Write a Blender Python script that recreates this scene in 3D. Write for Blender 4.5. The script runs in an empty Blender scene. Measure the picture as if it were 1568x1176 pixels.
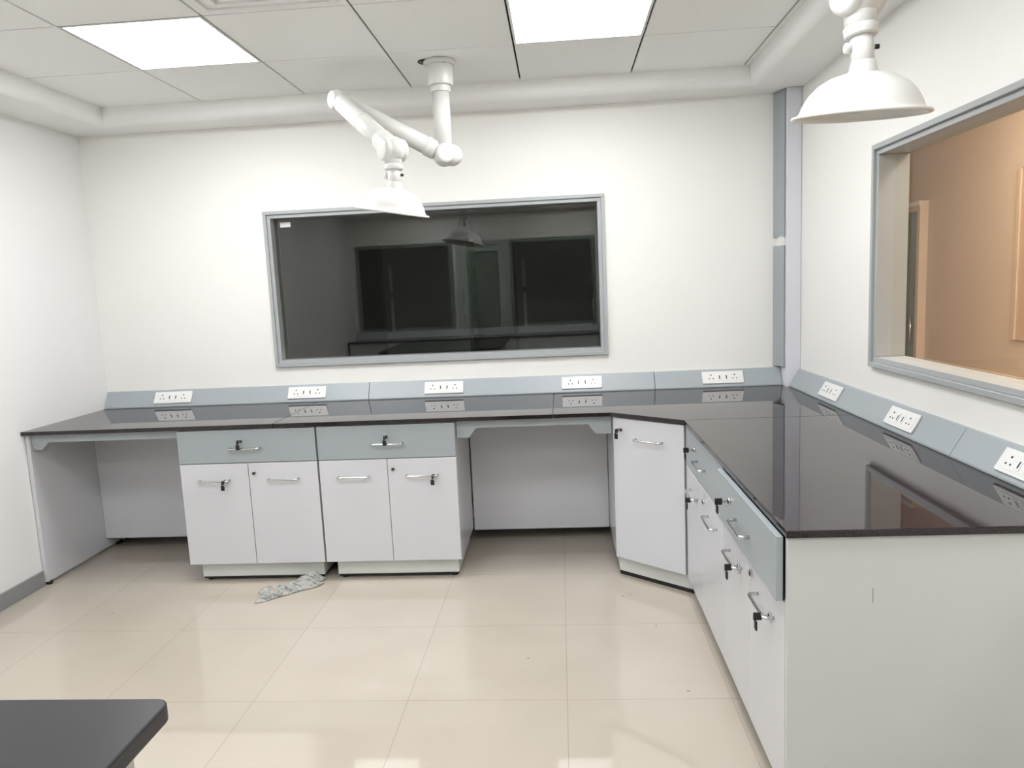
import bpy, bmesh, math, random
from mathutils import Vector, Matrix, noise
random.seed(3)
scn=bpy.context.scene
COL=scn.collection
# ------------------------------------------------------------ materials
def srgb(r,g,b):
    f=lambda c:(c/255/12.92) if c/255<=0.04045 else ((c/255+0.055)/1.055)**2.4
    return (f(r),f(g),f(b),1)
def newmat(name):
    m=bpy.data.materials.new(name);m.use_nodes=True
    nt=m.node_tree;return m,nt,nt.nodes['Principled BSDF']
def mat(name,rgb,rough=.5,metal=0,var=.03,scale=6,spec=.5,bump=0,ior=1.5,bscale=60):
    m,nt,b=newmat(name)
    c=srgb(*rgb)
    tc=nt.nodes.new('ShaderNodeTexCoord');nz=nt.nodes.new('ShaderNodeTexNoise')
    nz.inputs['Scale'].default_value=scale;nz.inputs['Detail'].default_value=4
    nt.links.new(tc.outputs['Object'],nz.inputs['Vector'])
    mx=nt.nodes.new('ShaderNodeMix');mx.data_type='RGBA'
    mx.inputs[6].default_value=tuple(min(1,x*(1-var)) for x in c[:3])+(1,)
    mx.inputs[7].default_value=tuple(min(1,x*(1+var)) for x in c[:3])+(1,)
    nt.links.new(nz.outputs['Fac'],mx.inputs[0]);nt.links.new(mx.outputs[2],b.inputs['Base Color'])
    b.inputs['Roughness'].default_value=rough;b.inputs['Metallic'].default_value=metal
    b.inputs['Specular IOR Level'].default_value=spec;b.inputs['IOR'].default_value=ior
    if bump:
        n2=nt.nodes.new('ShaderNodeTexNoise');n2.inputs['Scale'].default_value=bscale
        nt.links.new(tc.outputs['Object'],n2.inputs['Vector'])
        bp=nt.nodes.new('ShaderNodeBump');bp.inputs['Strength'].default_value=bump;bp.inputs['Distance'].default_value=.002
        nt.links.new(n2.outputs['Fac'],bp.inputs['Height']);nt.links.new(bp.outputs['Normal'],b.inputs['Normal'])
    return m
M_wall=mat('wall_paint',(240,239,234),.55,var=.015,scale=1.2,bump=.15)
M_wallL=mat('wall_paint_side',(236,236,235),.5,var=.015,scale=1.2,bump=.15)
M_ceil=mat('ceiling_tile',(246,247,244),.8,var=.01,scale=3,bump=.2,bscale=200)
M_bulk=mat('bulkhead_paint',(243,243,241),.6,var=.01)
M_gap=mat('ceiling_gap',(30,31,30),.9)
M_white=mat('white_laminate',(205,206,210),.22,var=.012,scale=2)
M_whitew=mat('white_laminate_end',(194,196,193),.35,var=.02,scale=2)
M_gray=mat('grey_laminate',(156,164,166),.35,var=.02,scale=3)
M_race=mat('grey_powder_coat',(160,167,170),.4,var=.02)
M_frame=mat('aluminium_frame',(174,178,178),.4,metal=.1,var=.02)
M_base=mat('baseboard_grey',(140,141,142),.4)
M_black=mat('black_plastic',(22,22,24),.4)
M_kick=mat('kick_white',(208,211,206),.4)
M_chrome=mat('steel_handle',(205,205,205),.18,metal=1)
M_arm=mat('white_pp_plastic',(218,218,214),.28,var=.01)
M_sock=mat('socket_white',(229,229,226),.3)
M_hole=mat('socket_hole',(35,35,38),.5)
M_btop=mat('black_resin_top',(36,36,39),.35,var=.15,scale=30)
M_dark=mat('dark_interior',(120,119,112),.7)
M_darkg=mat('dark_green_panel',(170,186,174),.6)
M_corg=mat('corridor_door_green',(122,134,122),.5)
M_cor=mat('corridor_tan',(214,192,168),.5,var=.05,scale=1)
M_cor2=mat('corridor_reflection',(212,182,156),.5,var=.05)
M_cor3=mat('corridor_dado',(220,202,182),.4,var=.05)
M_pipe=mat('pipe_white',(222,222,228),.4)
# granite
m,nt,b=newmat('black_granite');M_gran=m
tc=nt.nodes.new('ShaderNodeTexCoord');nz=nt.nodes.new('ShaderNodeTexNoise');nz.inputs['Scale'].default_value=220
nt.links.new(tc.outputs['Object'],nz.inputs['Vector'])
cr=nt.nodes.new('ShaderNodeValToRGB');cr.color_ramp.elements[0].position=.48;cr.color_ramp.elements[0].color=srgb(34,28,30)
cr.color_ramp.elements[1].position=.78;cr.color_ramp.elements[1].color=srgb(70,58,61)
nt.links.new(nz.outputs['Fac'],cr.inputs[0]);nt.links.new(cr.outputs[0],b.inputs['Base Color'])
b.inputs['Roughness'].default_value=.015;b.inputs['IOR'].default_value=1.46
# floor tile : vitrified 590mm tiles with thin grout
m,nt,b=newmat('vitrified_floor_tile');M_floor=m
tc=nt.nodes.new('ShaderNodeTexCoord')
mp=nt.nodes.new('ShaderNodeMapping');mp.inputs['Location'].default_value=(0.025,1.31,0)
nt.links.new(tc.outputs['Object'],mp.inputs['Vector'])
br=nt.nodes.new('ShaderNodeTexBrick');br.offset=0;br.squash=1
br.inputs['Scale'].default_value=1;br.inputs['Brick Width'].default_value=.59;br.inputs['Row Height'].default_value=.59
br.inputs['Mortar Size'].default_value=.0012;br.inputs['Mortar Smooth'].default_value=.2;br.inputs['Bias'].default_value=0
br.inputs['Color1'].default_value=srgb(191,182,169);br.inputs['Color2'].default_value=srgb(188,179,165);br.inputs['Mortar'].default_value=srgb(160,151,138)
nt.links.new(mp.outputs[0],br.inputs['Vector'])
nz=nt.nodes.new('ShaderNodeTexNoise');nz.inputs['Scale'].default_value=2.2;nz.inputs['Detail'].default_value=6
nt.links.new(tc.outputs['Object'],nz.inputs['Vector'])
mx=nt.nodes.new('ShaderNodeMix');mx.data_type='RGBA';mx.blend_type='MULTIPLY';mx.inputs[0].default_value=.5
cr=nt.nodes.new('ShaderNodeValToRGB');cr.color_ramp.elements[0].position=.3;cr.color_ramp.elements[0].color=(.86,.85,.83,1);cr.color_ramp.elements[1].position=.65
nt.links.new(nz.outputs['Fac'],cr.inputs[0]);nt.links.new(br.outputs['Color'],mx.inputs[6]);nt.links.new(cr.outputs[0],mx.inputs[7])
nt.links.new(mx.outputs[2],b.inputs['Base Color']);b.inputs['Roughness'].default_value=.035;b.inputs['IOR'].default_value=1.65
# glass (single-sheet: Schlick reflectance + tinted transmission)
def glass(name,tint,f0):
    m=bpy.data.materials.new(name);m.use_nodes=True;nt=m.node_tree;nt.nodes.clear()
    o=nt.nodes.new('ShaderNodeOutputMaterial');t=nt.nodes.new('ShaderNodeBsdfTransparent');t.inputs[0].default_value=tint
    g=nt.nodes.new('ShaderNodeBsdfGlossy');g.inputs['Roughness'].default_value=.008;g.inputs[0].default_value=(1,1,.97,1)
    lw=nt.nodes.new('ShaderNodeLayerWeight');lw.inputs[0].default_value=.5
    pw=nt.nodes.new('ShaderNodeMath');pw.operation='POWER';pw.inputs[1].default_value=5
    ma=nt.nodes.new('ShaderNodeMath');ma.operation='MULTIPLY_ADD';ma.inputs[1].default_value=1-f0;ma.inputs[2].default_value=f0
    mx=nt.nodes.new('ShaderNodeMixShader')
    nt.links.new(lw.outputs['Facing'],pw.inputs[0]);nt.links.new(pw.outputs[0],ma.inputs[0]);nt.links.new(ma.outputs[0],mx.inputs[0])
    nt.links.new(t.outputs[0],mx.inputs[1]);nt.links.new(g.outputs[0],mx.inputs[2])
    nt.links.new(mx.outputs[0],o.inputs[0]);return m
M_glassD=glass('tinted_glass',(.62,.62,.59,1),.09)
M_glassC=glass('clear_glass',(.92,.92,.9,1),.03)
M_night=mat('dark_glass_pane',(70,72,70),.08)
def emis(name,rgb,s):
    m=bpy.data.materials.new(name);m.use_nodes=True;nt=m.node_tree;nt.nodes.clear()
    o=nt.nodes.new('ShaderNodeOutputMaterial');e=nt.nodes.new('ShaderNodeEmission');e.inputs[0].default_value=srgb(*rgb);e.inputs[1].default_value=s
    nt.links.new(e.outputs[0],o.inputs[0]);return m
M_led=emis('led_diffuser',(250,251,254),24.5)
M_fill=emis('corridor_fill_glow',(255,242,226),18)  # emission of the added corridor fill panels
# ------------------------------------------------------------ geometry helpers
def empty(name,loc=(0,0,0)):
    o=bpy.data.objects.new(name,None);o.location=loc;o.empty_display_size=.05;COL.objects.link(o);return o
class B:
    """mesh builder: several shaped pieces -> one object"""
    def __init__(s): s.bm=bmesh.new();s.mats=[]
    def mi(s,m):
        if m not in s.mats: s.mats.append(m)
        return s.mats.index(m)
    def _add(s,b2,m,smooth=False):
        i=s.mi(m)
        for f in b2.faces: f.material_index=i;f.smooth=smooth
        me=bpy.data.meshes.new('t');b2.to_mesh(me);b2.free();s.bm.from_mesh(me);bpy.data.meshes.remove(me)
    def quad(s,pts,m):
        b=bmesh.new();b.faces.new([b.verts.new(p) for p in pts]);s._add(b,m);return s
    def box(s,x0,x1,y0,y1,z0,z1,m,bev=.0015,M=None):
        b=bmesh.new();bmesh.ops.create_cube(b,size=1)
        for v in b.verts: v.co=Vector(((x0+x1)/2+v.co.x*(x1-x0),(y0+y1)/2+v.co.y*(y1-y0),(z0+z1)/2+v.co.z*(z1-z0)))
        if bev: bmesh.ops.bevel(b,geom=b.edges[:],offset=bev,segments=2,affect='EDGES',profile=.5)
        if M: b.transform(M)
        s._add(b,m);return s
    def prism(s,pts,ax,a,c,m,bev=0,M=None):
        b=bmesh.new()
        def P(p,t):
            return {0:(t,p[0],p[1]),1:(p[0],t,p[1]),2:(p[0],p[1],t)}[ax]
        v0=[b.verts.new(P(p,a)) for p in pts];v1=[b.verts.new(P(p,c)) for p in pts]
        b.faces.new(v0);b.faces.new(v1);n=len(pts)
        for i in range(n): b.faces.new((v0[i],v0[(i+1)%n],v1[(i+1)%n],v1[i]))
        bmesh.ops.recalc_face_normals(b,faces=b.faces[:])
        if bev: bmesh.ops.bevel(b,geom=b.edges[:],offset=bev,segments=2,affect='EDGES',profile=.5)
        if M: b.transform(M)
        s._add(b,m);return s
    def cyl(s,p0,p1,r,m,r2=None,seg=24,bev=0):
        p0=Vector(p0);p1=Vector(p1);d=p1-p0;b=bmesh.new()
        bmesh.ops.create_cone(b,cap_ends=True,segments=seg,radius1=r,radius2=r if r2 is None else r2,depth=d.length)
        if bev:
            ee=[e for e in b.edges if any(len(f.verts)>4 for f in e.link_faces)]
            bmesh.ops.bevel(b,geom=ee,offset=bev,segments=3,affect='EDGES',profile=.5)
        b.transform(Matrix.Translation((p0+p1)/2)@d.to_track_quat('Z','Y').to_matrix().to_4x4())
        s._add(b,m,True);return s
    def sph(s,c,r,m,sc=(1,1,1)):
        b=bmesh.new();bmesh.ops.create_uvsphere(b,u_segments=28,v_segments=16,radius=r)
        b.transform(Matrix.Translation(c)@Matrix.Diagonal((*sc,1)));s._add(b,m,True);return s
    def rev(s,prof,m,M,seg=48):
        b=bmesh.new();rings=[]
        for r,z in prof:
            rings.append([b.verts.new((r*math.cos(2*math.pi*k/seg),r*math.sin(2*math.pi*k/seg),z)) for k in range(seg)])
        for a,c in zip(rings,rings[1:]):
            for k in range(seg): b.faces.new((a[k],a[(k+1)%seg],c[(k+1)%seg],c[k]))
        bmesh.ops.recalc_face_normals(b,faces=b.faces[:])
        b.transform(M);s._add(b,m,True);return s
    def tube(s,pts,r,m,seg=12,sub=4,rk=.012):
        pts=[Vector(p) for p in pts];out=[pts[0]]
        for i in range(1,len(pts)-1):
            a,p,c=pts[i-1],pts[i],pts[i+1];k=min(rk,(p-a).length*.4,(c-p).length*.4)
            A=p+(a-p).normalized()*k;C=p+(c-p).normalized()*k
            for j in range(sub+1):
                t=j/sub;out.append(A*(1-t)**2+p*2*t*(1-t)+C*t*t)
        out.append(pts[-1]);b=bmesh.new();rings=[];ref=None
        for i,p in enumerate(out):
            d=(out[min(i+1,len(out)-1)]-out[max(i-1,0)]).normalized()
            if ref is None: ref=d.orthogonal().normalized()
            ref=(ref-d*ref.dot(d)).normalized();u=d.cross(ref)
            rings.append([b.verts.new(p+r*(ref*math.cos(2*math.pi*k/seg)+u*math.sin(2*math.pi*k/seg))) for k in range(seg)])
        for a,c in zip(rings,rings[1:]):
            for k in range(seg): b.faces.new((a[k],a[(k+1)%seg],c[(k+1)%seg],c[k]))
        b.faces.new(rings[0]);b.faces.new(rings[-1]);bmesh.ops.recalc_face_normals(b,faces=b.faces[:])
        s._add(b,m,True);return s
    def done(s,name,parent=None,M=None):
        me=bpy.data.meshes.new(name)
        if M: s.bm.transform(M)
        s.bm.to_mesh(me);s.bm.free()
        for m in s.mats: me.materials.append(m)
        o=bpy.data.objects.new(name,me);COL.objects.link(o)
        if parent:o.parent=parent;
        return o
XL,XR,YR=-2.87,1.371,-5.6
ZC,ZB,H=2.617,2.518,.8586
T=.12
# ------------------------------------------------------------ room shell
b=B();b.prism([(XL-T,YR-T),(XR+T,YR-T),(XR+T,T),(XL-T,T)],2,-.1,0,M_floor);b.done('floor')
def wall_with_holes(name,axis,pos,thick,a0,a1,z0,z1,holes,m,extra=None):
    b=B();cuts=sorted(holes);cur=a0
    def bx(p,q,r,s):
        if q-p<1e-4 or s-r<1e-4:return
        if axis=='y': b.box(p,q,min(pos,pos+thick),max(pos,pos+thick),r,s,m,0)
        else: b.box(min(pos,pos+thick),max(pos,pos+thick),p,q,r,s,m,0)
    for h0,h1,hz0,hz1 in cuts:
        bx(cur,h0,z0,z1);bx(h0,h1,z0,hz0);bx(h0,h1,hz1,z1);cur=h1
    bx(cur,a1,z0,z1)
    if extra: extra(b)
    return b.done(name)
W1=(-1.745,.26,1.095,1.997)
W2=(-3.15,-1.105,1.105,2.005)
def rear_openings(b):
    for x0,x1,z0,z1 in ((-2.75,-1.5,1.0,2.1),(-.62,.45,1.0,2.1)):
        for a in ((x0-.05,x1+.05,z1,z1+.05),(x0-.05,x1+.05,z0-.05,z0),(x0-.05,x0,z0,z1),(x1,x1+.05,z0,z1)):
            b.box(a[0],a[1],YR,YR+.03,a[2],a[3],M_corg,.002)
        b.box(x0,x1,YR,YR+.012,z0,z1,M_night,0)
    q=-.22
    b.box(-1.18+q,-1.12+q,YR,YR+.04,0,2.15,M_frame);b.box(-.50+q,-.44+q,YR,YR+.04,0,2.15,M_frame);b.box(-1.12+q,-.50+q,YR,YR+.04,2.09,2.15,M_frame)
    b.box(-1.12+q,-1.02+q,YR,YR+.03,.01,2.09,M_darkg);b.box(-.60+q,-.5+q,YR,YR+.03,.01,2.09,M_darkg);b.box(-1.02+q,-.60+q,YR,YR+.03,.01,.9,M_darkg);b.box(-1.02+q,-.60+q,YR,YR+.015,.9,2.0,M_corg)
    b.box(-1.02+q,-.60+q,YR,YR+.03,2.0,2.09,M_darkg)
wall_with_holes('wall_back','y',0,T,XL-T,XR+T,0,2.9,[W1],M_wall)
wall_with_holes('wall_right','x',XR,T,YR-T,0,0,2.9,[W2],M_wall)
wall_with_holes('wall_left','x',XL,-T,YR-T,0,0,2.9,[],M_wallL)
wall_with_holes('wall_rear','y',YR,-T,XL,XR,0,2.9,[],M_wall,rear_openings)
# ceiling tiles (one mesh, 600 grid with shadow gaps)
b=B()
b.box(XL,XR,YR,0,ZC+.012,ZC+.03,M_gap,0)
LX=[-1.971,-.171];LY=[-1.424,-3.224,-5.024]
def tile(x0,x1,y0,y1):
    b.box(x0+.0045,x1-.0045,y0+.0035,y1-.0035,ZC,ZC+.012,M_ceil,.002)
for i in range(-4,3):
    x0=-.171+.6*i;x1=x0+.6;x0c=max(x0,-2.60);x1c=min(x1,1.10)
    if x1c-x0c<.03: continue
    for j in range(-1,9):
        y1=-.824-.6*j;y0=y1-.6;y1=min(y1,-.2);y0=max(y0,-5.35)
        if y1-y0<.03: continue
        if any(abs(x0-lx)<.01 for lx in LX) and any(abs(y0-ly)<.01 for ly in LY): continue
        tile(x0c,x1c,y0,y1)
b.done('ceiling')
# bulkhead ring around ceiling
b=B();bb=bmesh.new();prof=[(0,ZB)]
R=.05
for k in range(9):
    a=k/8*math.pi/2;prof.append((('r',R*math.sin(a)),ZB+R*(1-math.cos(a))))
prof.append((('r',R),ZC+.012))
wl,wr,wb,wf=.31,.31,.235,.3
rings=[]
for p,z in prof:
    if p==0: e=[0]*4
    else:
        q=p[1]; e=[w-R+q for w in (wl,wr,wb,wf)]
    l,r,bk,fr=e
    rings.append([bb.verts.new(c) for c in ((XL+l,YR+fr,z),(XR-r,YR+fr,z),(XR-r,0-bk,z),(XL+l,0-bk,z))])
for ri,(a,c) in enumerate(zip(rings,rings[1:])):
    for k in range(4):
        f=bb.faces.new((a[k],a[(k+1)%4],c[(k+1)%4],c[k]))
bmesh.ops.recalc_face_normals(bb,faces=bb.faces[:])
b._add(bb,M_bulk,False);b.done('trim_1')
# baseboards
B().box(XL,XL+.012,YR,-.765,0,.085,M_base).done('baseboard_left')
B().box(XL+.03,XR,-.014,-.001,0,.08,M_base).done('baseboard_back')
# corner chase + vertical raceway
B().box(1.288,XR-.001,-.12,-.001,.0,ZB,M_pipe,.004).done('wall_corner_chase')
b=B()
for z0,z1 in ((.972,1.665),(1.715,ZB-.003)):
    b.prism([(1.247,-.001),(1.287,-.001),(1.287,-.10),(1.279,-.104)],2,z0,z1,M_race,.0012)
b.box(1.266,1.287,-.09,-.002,1.665,1.715,M_wall,0)
b.done('vertical_cable_raceway')
# ------------------------------------------------------------ windows
def win_y(name,x0,x1,z0,z1,y,glassm,out=.02,depth=T,ing=.07):
    e=empty(name);b=B()
    yo=y-out
    for a in ((x0-.02,x1+.02,z1,z1+.02),(x0-.02,x1+.02,z0-.02,z0),(x0-.02,x0,z0,z1),(x1,x1+.02,z0,z1)):
        b.box(a[0],a[1],yo,y-.0005,a[2],a[3],M_frame,.002)
    g=.022
    for a in ((x0,x1,z1-g,z1),(x0,x1,z0,z0+g),(x0,x0+g,z0+g,z1-g),(x1-g,x1,z0+g,z1-g)):
        b.box(a[0]+.0005,a[1]-.0005,y-.008,y+depth-.001,a[2]+.0005,a[3]-.0005,M_frame,.001)
    b.done('frame',e)
    yy=y+ing
    B().quad([(x0+g,yy,z0+g),(x1-g,yy,z0+g),(x1-g,yy,z1-g),(x0+g,yy,z1-g)],glassm).done('glass_pane',e)
    return e
w=win_y('window_1',*W1,0,M_glassD,ing=.05)
B().box(-1.685,-1.62,.0465,.0485,1.925,1.955,M_sock,0).done('sticker',w)
# right window
e=empty('window_2');b=B();y0,y1,z0,z1=W2;g=.022
for a in ((y0-.02,y1+.02,z1,z1+.022),(y0-.02,y1+.02,z0-.022,z0),(y0-.02,y0,z0,z1),(y1,y1+.02,z0,z1)):
    b.box(XR-.022,XR-.0005,a[0],a[1],a[2],a[3],M_frame,.002)
for a in ((y0,y1,z1-g,z1),(y0,y1,z0,z0+g),(y0,y0+g,z0+g,z1-g),(y1-g,y1,z0+g,z1-g)):
    b.box(XR-.008,XR+T-.001,a[0]+.0005,a[1]-.0005,a[2]+.0005,a[3]-.0005,M_frame,.001)
b.done('frame',e)
xx=XR+.06
B().quad([(xx,y1-g,z0+g),(xx,y0+g,z0+g),(xx,y0+g,z1-g),(xx,y1-g,z1-g)],M_glassC).done('glass_pane',e)
# ------------------------------------------------------------ dark room beyond back window
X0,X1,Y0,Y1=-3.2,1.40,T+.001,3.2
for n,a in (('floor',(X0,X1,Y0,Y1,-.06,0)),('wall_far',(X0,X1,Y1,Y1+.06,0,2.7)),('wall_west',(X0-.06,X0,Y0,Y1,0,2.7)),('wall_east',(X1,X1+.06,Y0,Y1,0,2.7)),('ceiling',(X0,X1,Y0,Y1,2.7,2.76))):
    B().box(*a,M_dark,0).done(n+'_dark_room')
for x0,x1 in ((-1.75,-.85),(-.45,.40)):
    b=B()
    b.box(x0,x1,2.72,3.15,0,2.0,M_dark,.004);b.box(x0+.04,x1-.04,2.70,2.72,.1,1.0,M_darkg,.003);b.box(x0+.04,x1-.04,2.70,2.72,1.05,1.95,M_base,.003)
    b.box(x0+.1,x0+.13,2.685,2.70,1.12,1.45,M_sock,.002);b.box(x0+.1,x0+.13,2.685,2.70,1.5,1.76,M_sock,.002)  # white strips stand in for a bright reflection streak in the window glass
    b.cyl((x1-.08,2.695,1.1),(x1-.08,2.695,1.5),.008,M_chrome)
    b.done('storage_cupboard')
# ------------------------------------------------------------ corridor beyond right window
X0=XR+T+.001;X1=2.6;Y0=-5.2;Y1=2.4
for n,a,mm in (('floor',(X0,X1,Y0,Y1,-.06,0),M_floor),('wall_far',(X1,X1+.06,Y0,Y1,0,2.6),M_cor),('wall_north',(X0,X1,Y1,Y1+.06,0,2.6),M_cor),('wall_south',(X0,X1,Y0-.06,Y0,0,2.6),M_cor),('wall_near',(X0-.03,X0-.001,T+.002,Y1,0,2.6),M_cor),('ceiling',(X0,X1,Y0,Y1,2.6,2.66),M_bulk)):
    B().box(*a,mm,0).done(n+'_corridor')
e=empty('door_1');b=B();d0,d1=1.0,1.75
for a in ((d0,d0+.04,0,1.97),(d1-.04,d1,0,1.97),(d0+.04,d1-.04,1.90,1.97)): b.box(X1-.06,X1-.001,a[0],a[1],a[2],a[3],M_cor)
b.box(X1-.064,X1-.0605,d0,d1,1.94,1.97,M_bulk,.001)
b.box(X1-.03,X1-.001,d0+.04,d1-.04,0,1.90,M_corg);b.cyl((X1-.05,d0+.12,.95),(X1-.05,d0+.12,1.15),.01,M_chrome);b.done('door_leaf',e)
b=B();b.box(X1-.012,X1-.001,-.95,-.05,1.07,2.03,M_cor2,.002);b.box(X1-.018,X1-.001,-.97,-.03,2.03,2.05,M_cor,.001);b.box(X1-.018,X1-.001,-.05,-.03,1.07,2.03,M_cor,.001);b.done('reflection_panel')  # reddish reflection in the right window, modelled as a solid panel
B().box(X1-.02,X1-.001,Y0,d0-.01,.76,.86,M_cor3,.003).done('trim_2')
b=B();b.box(1.85,2.25,-1.6,-.4,2.575,2.598,M_fill,0);b.box(1.85,2.25,-4.0,-2.8,2.575,2.598,M_fill,0);b.done('corridor_fill_light')  # unseen glowing panels, added to brighten the corridor
# ------------------------------------------------------------ ceiling lights
for lx in LX:
    for ly in LY:
        e=empty('ceiling_light_panel')
        b=B();x0,x1,y0,y1=lx+.004,lx+.596,ly+.004,ly+.596;z0=ZC-.001;z1=ZC+.011;t=.012
        for a in ((x0,x1,y0,y0+t),(x0,x1,y1-t,y1),(x0,x0+t,y0+t,y1-t),(x1-t,x1,y0+t,y1-t)): b.box(a[0],a[1],a[2],a[3],z0,z1,M_arm,.001)
        b.done('frame',e)
        B().box(x0+t,x1-t,y0+t,y1-t,ZC+.003,ZC+.010,M_led,0).done('diffuser',e)
# air diffuser
b=B()
for k in range(4):
    s=.27-.06*k;cx,cy=-1.071,-1.735;z=ZC-.002-.004*k
    for a in ((cx-s,cx+s,cy-s,cy-s+.03),(cx-s,cx+s,cy+s-.03,cy+s),(cx-s,cx-s+.03,cy-s+.03,cy+s-.03),(cx+s-.03,cx+s,cy-s+.03,cy+s-.03)):
        b.box(a[0],a[1],a[2],a[3],z-.008,ZC-.0005,M_bulk,.002)
b.done('ceiling_air_diffuser')
# ------------------------------------------------------------ worktop
d=-.784;ax,ex,by,Ly=.233,.550,-1.051,-2.573
b=B();g=.0008;zt=H;zb=H-.02
for poly in ([(XL+.002,-.002),(XL+.002,d),(-1.50-g,d),(-1.50-g,-.002)],
             [(-1.50+g,-.002),(-1.50+g,d),(-.055-g,d),(-.055-g,-.002)],
             [(-.055+g,-.002),(-.055+g,d),(ax,d),(ex,by+g),(1.369,by+g),(1.369,-.122),(1.286,-.122),(1.286,-.002)],
             [(ex,by-g),(ex,Ly),(1.369,Ly),(1.369,by-g)]):
    b.prism(poly,2,zb,zt,M_gran,.0022)
bench=empty('lab_bench')
b.done('granite_worktop',bench)
b=B()
b.box(XL+.004,XL+.026,-.76,-.016,.02,zb,M_white)
b.cyl((XL+.015,-.735,0),(XL+.015,-.735,.02),.016,M_black);b.cyl((XL+.02,-.1,0),(XL+.02,-.1,.02),.016,M_black)
b.box(XL+.028,-2.027,-.236,-.22,.08,zb,M_white)
b.box(-.553,.243,-.236,-.22,.08,zb,M_white)
b.box(.556,1.369,-2.562,-2.544,.0,zb,M_whitew)
b.box(1.24,1.265,-2.566,-2.562,.815,.822,M_base,.001)
b.box(.768,.770,-2.5632,-2.562,.66,.70,M_base,0)
b.done('gable_panels',bench)
b=B()
z=zb
b.prism([(-2.842,z),(-2.842,.752),(-2.79,.752),(-2.75,.792),(-2.03,.792),(-2.03,z)],1,-.745,-.727,M_gray,.0008)
b.prism([(-.551,z),(-.551,.745),(-.49,.745),(-.45,.795),(.12,.795),(.16,.745),(.236,.745),(.236,z)],1,-.745,-.727,M_gray,.0008)
b.box(-2.842,-2.03,-.70,-.66,.80,z,M_gray);b.box(-.551,.236,-.70,-.66,.80,z,M_gray)
b.cyl((-2.825,-.745,.765),(-2.825,-.751,.765),.006,M_chrome)
b.done('support_rails',bench)
# ------------------------------------------------------------ cabinets
def frameM(o,u):
    u=Vector((u[0],u[1],0)).normalized();n=Vector((u.y,-u.x,0))
    return Matrix(((u.x,-n.x,0,o[0]),(u.y,-n.y,0,o[1]),(0,0,1,0),(0,0,0,1)))
def pull(b,x,z,w=.16,y=0,M=None):
    p=[(x-w/2,y,z),(x-w/2,y-.028,z),(x+w/2,y-.028,z),(x+w/2,y,z)]
    b.tube(p,.0052,M_chrome)
def lock(b,x,z,y=0,key=True):
    b.cyl((x,y,z),(x,y-.007,z),.0115,M_chrome,bev=.001)
    b.cyl((x,y-.006,z),(x,y-.009,z),.007,M_black)
    if key:
        b.box(x-.0015,x+.0015,y-.028,y-.007,z-.004,z+.004,M_chrome,.0004)
        b.box(x-.003,x+.003,y-.050,y-.026,z-.011,z+.011,M_black,.002)
        b.box(x-.010,x+.010,y-.046,y-.040,z-.040,z-.012,M_black,.003)
        b.tube([(x,y-.038,z-.006),(x-.004,y-.043,z-.014),(x+.002,y-.043,z-.02)],.0012,M_chrome,6,2)
def carcass(b,w,dep,kx=(.045,.025),kdep=.045,feet=True):
    b.box(.002,w-.002,.019,dep,.10,zb-.001,M_white,.001)
    b.box(kx[0],w-kx[1],kdep,dep-.02,.022,.0995,M_kick,.001)
    if feet:
        b.box(kx[0]+.004,w-kx[1]-.004,kdep+.004,dep-.03,.010,.022,M_black,.001)
        for fx in (kx[0]+.03,w-kx[1]-.03):
            for fy in (kdep+.03,dep-.06): b.cyl((fx,fy,0),(fx,fy,.012),.018,M_black)
def std_cab(o,u,w,dep,zd=(.657,.832),locks=(),kx=(.045,.025),drawer_out=0,sp=None,dl=None,dh=None):
    e=empty('base_cabinet');M=frameM(o,u);sp=sp or w/2
    b=B();carcass(b,w,dep,kx);b.done('carcass',e,M)
    b=B();b.box(.0025,w-.0025,-drawer_out,.018-drawer_out,zd[0],zd[1],M_gray,.0015)
    dh=dh or w*.5;pull(b,dh,.735,y=-drawer_out);lock(b,dl if dl else w*.47,.772,y=-drawer_out)
    if drawer_out:
        b.box(.02,w-.012,.018-drawer_out,.019,zd[0]+.004,zd[1]-.01,M_black,.001)
    b.done('drawer_front',e,M)
    b=B();b.box(.0025,sp-.0015,0,.018,.107,zd[0]-.004,M_white,.0015)
    pull(b,sp/2,.565);
    if locks[0]: lock(b,sp-.035 if locks[0]==2 else sp*.66,.56)
    b.done('door_panel_1',e,M)
    b=B();b.box(sp+.0015,w-.0025,0,.018,.107,zd[0]-.004,M_white,.0015)
    pull(b,sp+(w-sp)/2,.565);lock(b,sp+.03,.6,key=False)
    if locks[1]: lock(b,sp+(w-sp)*.66,.56)
    b.done('door_panel_2',e,M)
    return e
std_cab((-2.025,-.775),(1,0),.742,.53,locks=(1,0),dl=.345,dh=.365)
std_cab((-1.278,-.775),(1,0),.722,.53,locks=(0,1),dl=.365,dh=.37)
std_cab((.556,-1.062),(0,-1),.765,.74,locks=(1,0),kx=(.0,.0),dl=.22,dh=.36)
std_cab((.556,-1.829),(0,-1),.712,.74,locks=(1,1),kx=(.0,.0),drawer_out=.022,dl=.2,dh=.36)
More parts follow.
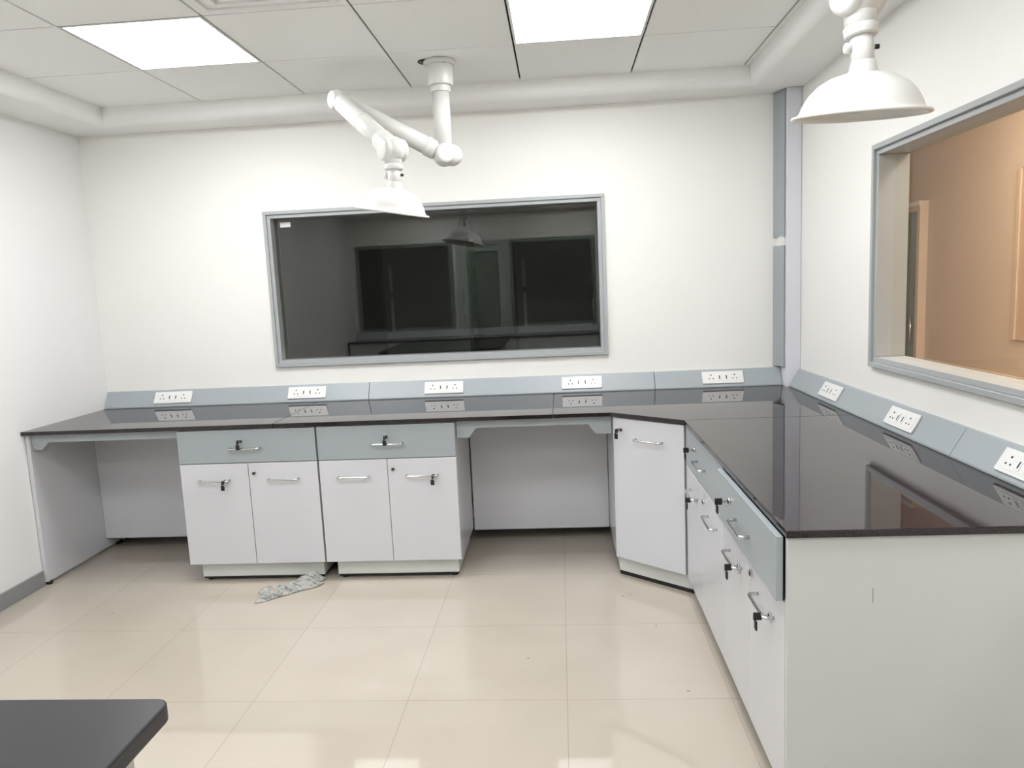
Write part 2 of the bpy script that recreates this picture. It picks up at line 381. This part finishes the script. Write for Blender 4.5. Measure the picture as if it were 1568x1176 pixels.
# corner cabinet
e=empty('corner_cabinet')
P0=Vector((.243,-.775));P1=Vector((.553,-1.041));u=(P1-P0).normalized();n=Vector((-u.y,u.x))
if n.y<0:n=-n
b=B()
q0=P0+n*.02;q1=P1+n*.02
b.prism([(.245,-.03),(.245,q0.y),(q1.x-.004,q1.y),(1.28,q1.y),(1.28,-.03)],2,.10,zb-.001,M_white,.001)
k0=P0+n*.05+u*.01;k1=P1+n*.05
b.prism([(.262,-.05),(.262,k0.y),(k1.x,k1.y),(1.2,k1.y),(1.2,-.05)],2,.022,.0995,M_kick,.001)
b.prism([(.265,-.06),(.265,k0.y+.004),(k1.x,k1.y+.004),(1.2,k1.y+.004),(1.2,-.06)],2,.0,.022,M_black,.001)
b.done('carcass',e)
M=frameM((P0.x,P0.y),(u.x,u.y));w=(P1-P0).length
b=B();b.box(.012,w-.004,.0,.018,.107,.832,M_white,.0015);pull(b,w*.52,.735,w=.15);lock(b,.05,.775)
b.done('door_panel_1',e,M)
# ------------------------------------------------------------ horizontal raceways
prof=[(-.001,H+.0005),(-.067,H+.0005),(-.067,H+.008),(-.013,H+.101),(-.001,H+.101)]
e=empty('cable_raceway');b=B()
for x0,x1 in ((XL+.003,-1.185),(-1.182,.545),(.548,1.284)):
    b.prism(prof,0,x0,x1,M_race,.0012)
b.done('raceway_trunking',e)
e=empty('cable_raceway');b=B()
for y0,y1 in ((-.125,-1.87),(-1.873,-2.57)):
    b.prism([(XR+p[0],p[1]) for p in prof],1,y0,y1,M_race,.0012)
b.done('raceway_trunking',e)
# ------------------------------------------------------------ power sockets
def socket(c,u,nrm):
    u=Vector(u).normalized();nrm=Vector(nrm).normalized();t=nrm.cross(u)
    if t.z<0: t=-t
    b=B();W,Hh=.240,.078
    b.box(-W/2,W/2,-Hh/2,Hh/2,.0008,.009,M_sock,.003)
    b.box(-W/2+.014,W/2-.014,-Hh/2+.012,Hh/2-.012,.009,.0105,M_sock,.0006)
    for sx in (-.068,.068):
        for dx,dy,r in ((0,.014,.0042),(-.011,-.009,.0036),(.011,-.009,.0036)):
            b.cyl((sx+dx,dy,.0098),(sx+dx,dy,.0112),r,M_hole,seg=12)
    for sx in (-.02,.02):
        b.box(sx-.010,sx+.010,-.02,.02,.0103,.0125,M_sock,.001)
        b.box(sx-.003,sx+.003,-.012,.010,.0124,.0130,M_hole,0)
    M=Matrix(((u.x,t.x,nrm.x,c[0]),(u.y,t.y,nrm.y,c[1]),(u.z,t.z,nrm.z,c[2]),(0,0,0,1)))
    return b.done('power_socket',None,M)
zc=H+.054;yc=-.040
for x in (-2.425,-1.57,-.72,.115,.945): socket((x,yc,zc),(1,0,0),(0,-.093,.054))
for y in (-.71,-1.47,-2.24): socket((XR+yc,y,zc),(0,-1,0),(-.093,0,.054))
# ------------------------------------------------------------ fume extraction arms
def hood_profile(R):
    p=[(.0,.118),(.028,.118),(.033,.110),(.05,.108),(.080,.099),(.108,.083),(.130,.061),(.145,.036),(.152,.018),(.158,.011),(.170,.008),(.173,.004),(.170,0),(.160,.002),(.150,.010),(.142,.030),(.126,.056),(.103,.077),(.075,.092),(.04,.1),(.0,.102)]
    return [(r*R/.172,z*R/.172) for r,z in p]
def arm(mount,zcol,e1,e2,hc,hdir,R):
    e=empty('fume_extraction_arm')
    mount=Vector(mount);e1=Vector(e1);e2=Vector(e2);hc=Vector(hc);hdir=Vector(hdir).normalized()
    foot=Vector((mount.x,mount.y,zcol))
    b=B()
    b.cyl(mount-Vector((0,0,.024)),mount-Vector((0,0,.001)),.078,M_arm,bev=.006)
    b.cyl(mount-Vector((0,0,.12)),mount-Vector((0,0,.022)),.066,M_arm,bev=.006)
    b.cyl(mount-Vector((0,0,.15)),mount-Vector((0,0,.115)),.050,M_arm,bev=.004)
    b.cyl(foot,mount-Vector((0,0,.13)),.043,M_arm)
    for k in range(4):
        a=k*math.pi/2+.5;c=mount+Vector((.070*math.cos(a),.070*math.sin(a),-.026));b.cyl(c,c+Vector((0,0,.004)),.005,M_chrome,seg=10)
    b.done('ceiling_column',e)
    def elbow(b,c,axis,r=.05,w=.06):
        axis=Vector(axis).normalized()
        b.sph(c,r*1.0,M_arm);b.cyl(c-axis*w,c+axis*w,r*.85,M_arm,bev=.016,seg=32)
    d1=(e1-foot).normalized();d2=(e2-e1).normalized()
    a1=d1.cross(Vector((0,0,1))).normalized();a2=d2.cross(Vector((0,0,1))).normalized()
    b=B();elbow(b,foot,a1,.058,.062);b.sph(foot+Vector((.04,0,-.005)),.052,M_arm);b.cyl(foot,e1,.043,M_arm)
    b.cyl(foot+d1*.05,foot+d1*.10,.048,M_arm,bev=.003)
    b.done('lower_duct',e)
    b=B();elbow(b,e1,a2,.050,.048);b.cyl(e1,e2,.044,M_arm)
    b.cyl(e1+d2*.26,e1+d2*.275,.0455,M_arm,bev=.001);b.cyl(e2-d2*.11,e2-d2*.05,.048,M_arm,bev=.003)
    b.done('upper_duct',e)
    top=hc+hdir*(.118*R/.172)
    b=B();elbow(b,e2,a2,.058,.058)
    b.cyl(e2,e2+(top-e2)*.5,.038,M_arm);m=e2+(top-e2)*.45
    b.cyl(m,top,.028,M_arm);b.cyl(m-(top-e2)*.04,m+(top-e2)*.1,.042,M_arm,r2=.040,bev=.004)
    q=m+(top-m)*.45;sd=Vector((1,0,0))
    b.cyl(q-sd*.03,q+sd*.03,.008,M_arm,bev=.002);b.cyl(q+sd*.03,q+sd*.042,.006,M_hole);b.cyl(q-sd*.043,q-sd*.03,.013,M_arm,bev=.003)
    b.cyl(top-hdir*.010,top+hdir*.022,.036,M_arm,r2=.029,bev=.003)
    b.done('swivel_joint',e)
    b=B();Mx=Matrix.Translation(hc)@hdir.to_track_quat('Z','Y').to_matrix().to_4x4();b.rev(hood_profile(R),M_arm,Mx);b.done('dome_hood',e)
    return e
arm((-.548,-.66,ZC),2.17,(-1.02,-.80,2.425),(-.70,-1.15,2.115),(-.722,-1.15,1.848),(.19,-.08,1),.165)
arm((.55,-3.05,ZC),2.22,(1.05,-2.95,2.48),(.785,-2.37,2.19),(.792,-2.37,1.895),(0.01,-.12,1),.168)
B().cyl((-.605,-.66,ZC-.0015),(-.605,-.66,ZC-.0002),.05,M_hole).done('ceiling_cutout')
# ------------------------------------------------------------ crumpled newspaper
m,nt,bs=newmat('newsprint');M_news=m
tc=nt.nodes.new('ShaderNodeTexCoord');mp=nt.nodes.new('ShaderNodeMapping');mp.inputs['Scale'].default_value=(30,90,30)
nz=nt.nodes.new('ShaderNodeTexNoise');nz.inputs['Scale'].default_value=1;nz.inputs['Detail'].default_value=3
nt.links.new(tc.outputs['Object'],mp.inputs[0]);nt.links.new(mp.outputs[0],nz.inputs['Vector'])
cr=nt.nodes.new('ShaderNodeValToRGB');cr.color_ramp.elements[0].position=.36;cr.color_ramp.elements[0].color=srgb(115,120,118);cr.color_ramp.elements[1].position=.5;cr.color_ramp.elements[1].color=srgb(172,174,170)
e2=cr.color_ramp.elements.new(.68);e2.color=srgb(164,150,132)
nt.links.new(nz.outputs['Fac'],cr.inputs[0]);nt.links.new(cr.outputs[0],bs.inputs['Base Color']);bs.inputs['Roughness'].default_value=.8
b=B();bb=bmesh.new();N=26
c=[(-1.61,-.87),(-1.30,-.72),(-1.30,-.83),(-1.56,-1.04)]
vs=[]
for i in range(N+1):
    row=[]
    for j in range(N+1):
        s,t=i/N,j/N
        p0=Vector(c[0]).lerp(Vector(c[1]),s);p1=Vector(c[3]).lerp(Vector(c[2]),s);p=p0.lerp(p1,t)
        nn=noise.noise(Vector((s*4,t*4,1.3)));n2=abs(noise.noise(Vector((s*7,t*5,5))))
        z=.003+.028*abs(nn)+.022*n2+.035*math.exp(-((s-.75)**2+(t-.4)**2)*14)
        ed=min(s,1-s,t,1-t);z*=min(1,.3+ed*6)
        p=p+Vector((noise.noise(Vector((s*3,t*3,9)))*.02,noise.noise(Vector((s*3,t*3,19)))*.03))
        row.append(bb.verts.new((p.x,p.y,z)))
    vs.append(row)
for i in range(N):
    for j in range(N): bb.faces.new((vs[i][j],vs[i+1][j],vs[i+1][j+1],vs[i][j+1]))
b._add(bb,M_news,False);b.done('crumpled_newspaper')
# faint floor grit
b=B()
for x,y in ((-2.02,-.72),(-2.25,-1.12),(.25,-1.02),(.29,-1.0),(.37,-1.33),(-.18,-1.6),(.42,-1.85)):
    a=random.random()*3;M=Matrix.Translation((x,y,.001))@Matrix.Rotation(a,4,'Z');b.box(-.006,.006,-.0015,.0015,-.0008,.0008,M_base,0,M)
b.done('floor_debris')
# ------------------------------------------------------------ near island table
e=empty('lab_table');b=B()
poly=[];x0,x1,y0,y1=-2.0,-.655,-4.75,-3.31;r=.025
for cx,cy,a0 in ((x1-r,y1-r,0),(x0+r,y1-r,90),(x0+r,y0+r,180),(x1-r,y0+r,270)):
    for k in range(7):
        a=math.radians(a0+15*k);poly.append((cx+r*math.cos(a),cy+r*math.sin(a)))
b.prism(poly,2,.83,.86,M_btop,.004);b.done('table_top',e)
b=B();b.box(-1.98,-.70,-4.70,-3.36,.1,.829,M_whitew,.002);b.box(-1.93,-.75,-4.65,-3.42,.0,.0995,M_black,.002);b.done('table_base',e)
# rear bench with raceway (behind the viewpoint, mirrored in the dark glass)
e=empty('rear_workbench');b=B()
b.box(-2.855,1.36,YR+.045,YR+.5,zb,H,M_gran,.002);b.box(-2.84,1.34,YR+.05,YR+.46,.1,zb-.001,M_white,.002);b.box(-2.8,1.3,YR+.06,YR+.42,0,.0995,M_black,.001)
b.prism([(YR-p[0]+.045,p[1]) for p in prof],0,-2.85,1.35,M_race,.001);b.done('rear_worktop',e)
# ------------------------------------------------------------ world + camera
w=bpy.data.worlds.new('World');scn.world=w;w.use_nodes=True
w.node_tree.nodes['Background'].inputs[0].default_value=(.6,.65,.7,1);w.node_tree.nodes['Background'].inputs[1].default_value=.3
yaw,p,rr=[math.radians(a) for a in (4.0211,7.5868,-2.6370)]
F=Vector((-math.sin(yaw)*math.cos(p),math.cos(yaw)*math.cos(p),-math.sin(p)))
R0=Vector((math.cos(yaw),math.sin(yaw),0));U0=R0.cross(F)
Rv=R0*math.cos(rr)+U0*math.sin(rr);Uv=-R0*math.sin(rr)+U0*math.cos(rr)
cd=bpy.data.cameras.new('camera');cd.sensor_width=36;cd.lens=1113.228/1568*36;cd.clip_start=.05
co=bpy.data.objects.new('camera',cd);COL.objects.link(co)
co.matrix_world=Matrix(((Rv.x,Uv.x,-F.x,0),(Rv.y,Uv.y,-F.y,-4.3823),(Rv.z,Uv.z,-F.z,1.5006),(0,0,0,1)))
scn.camera=co
scn.view_settings.view_transform='Standard';scn.view_settings.exposure=0
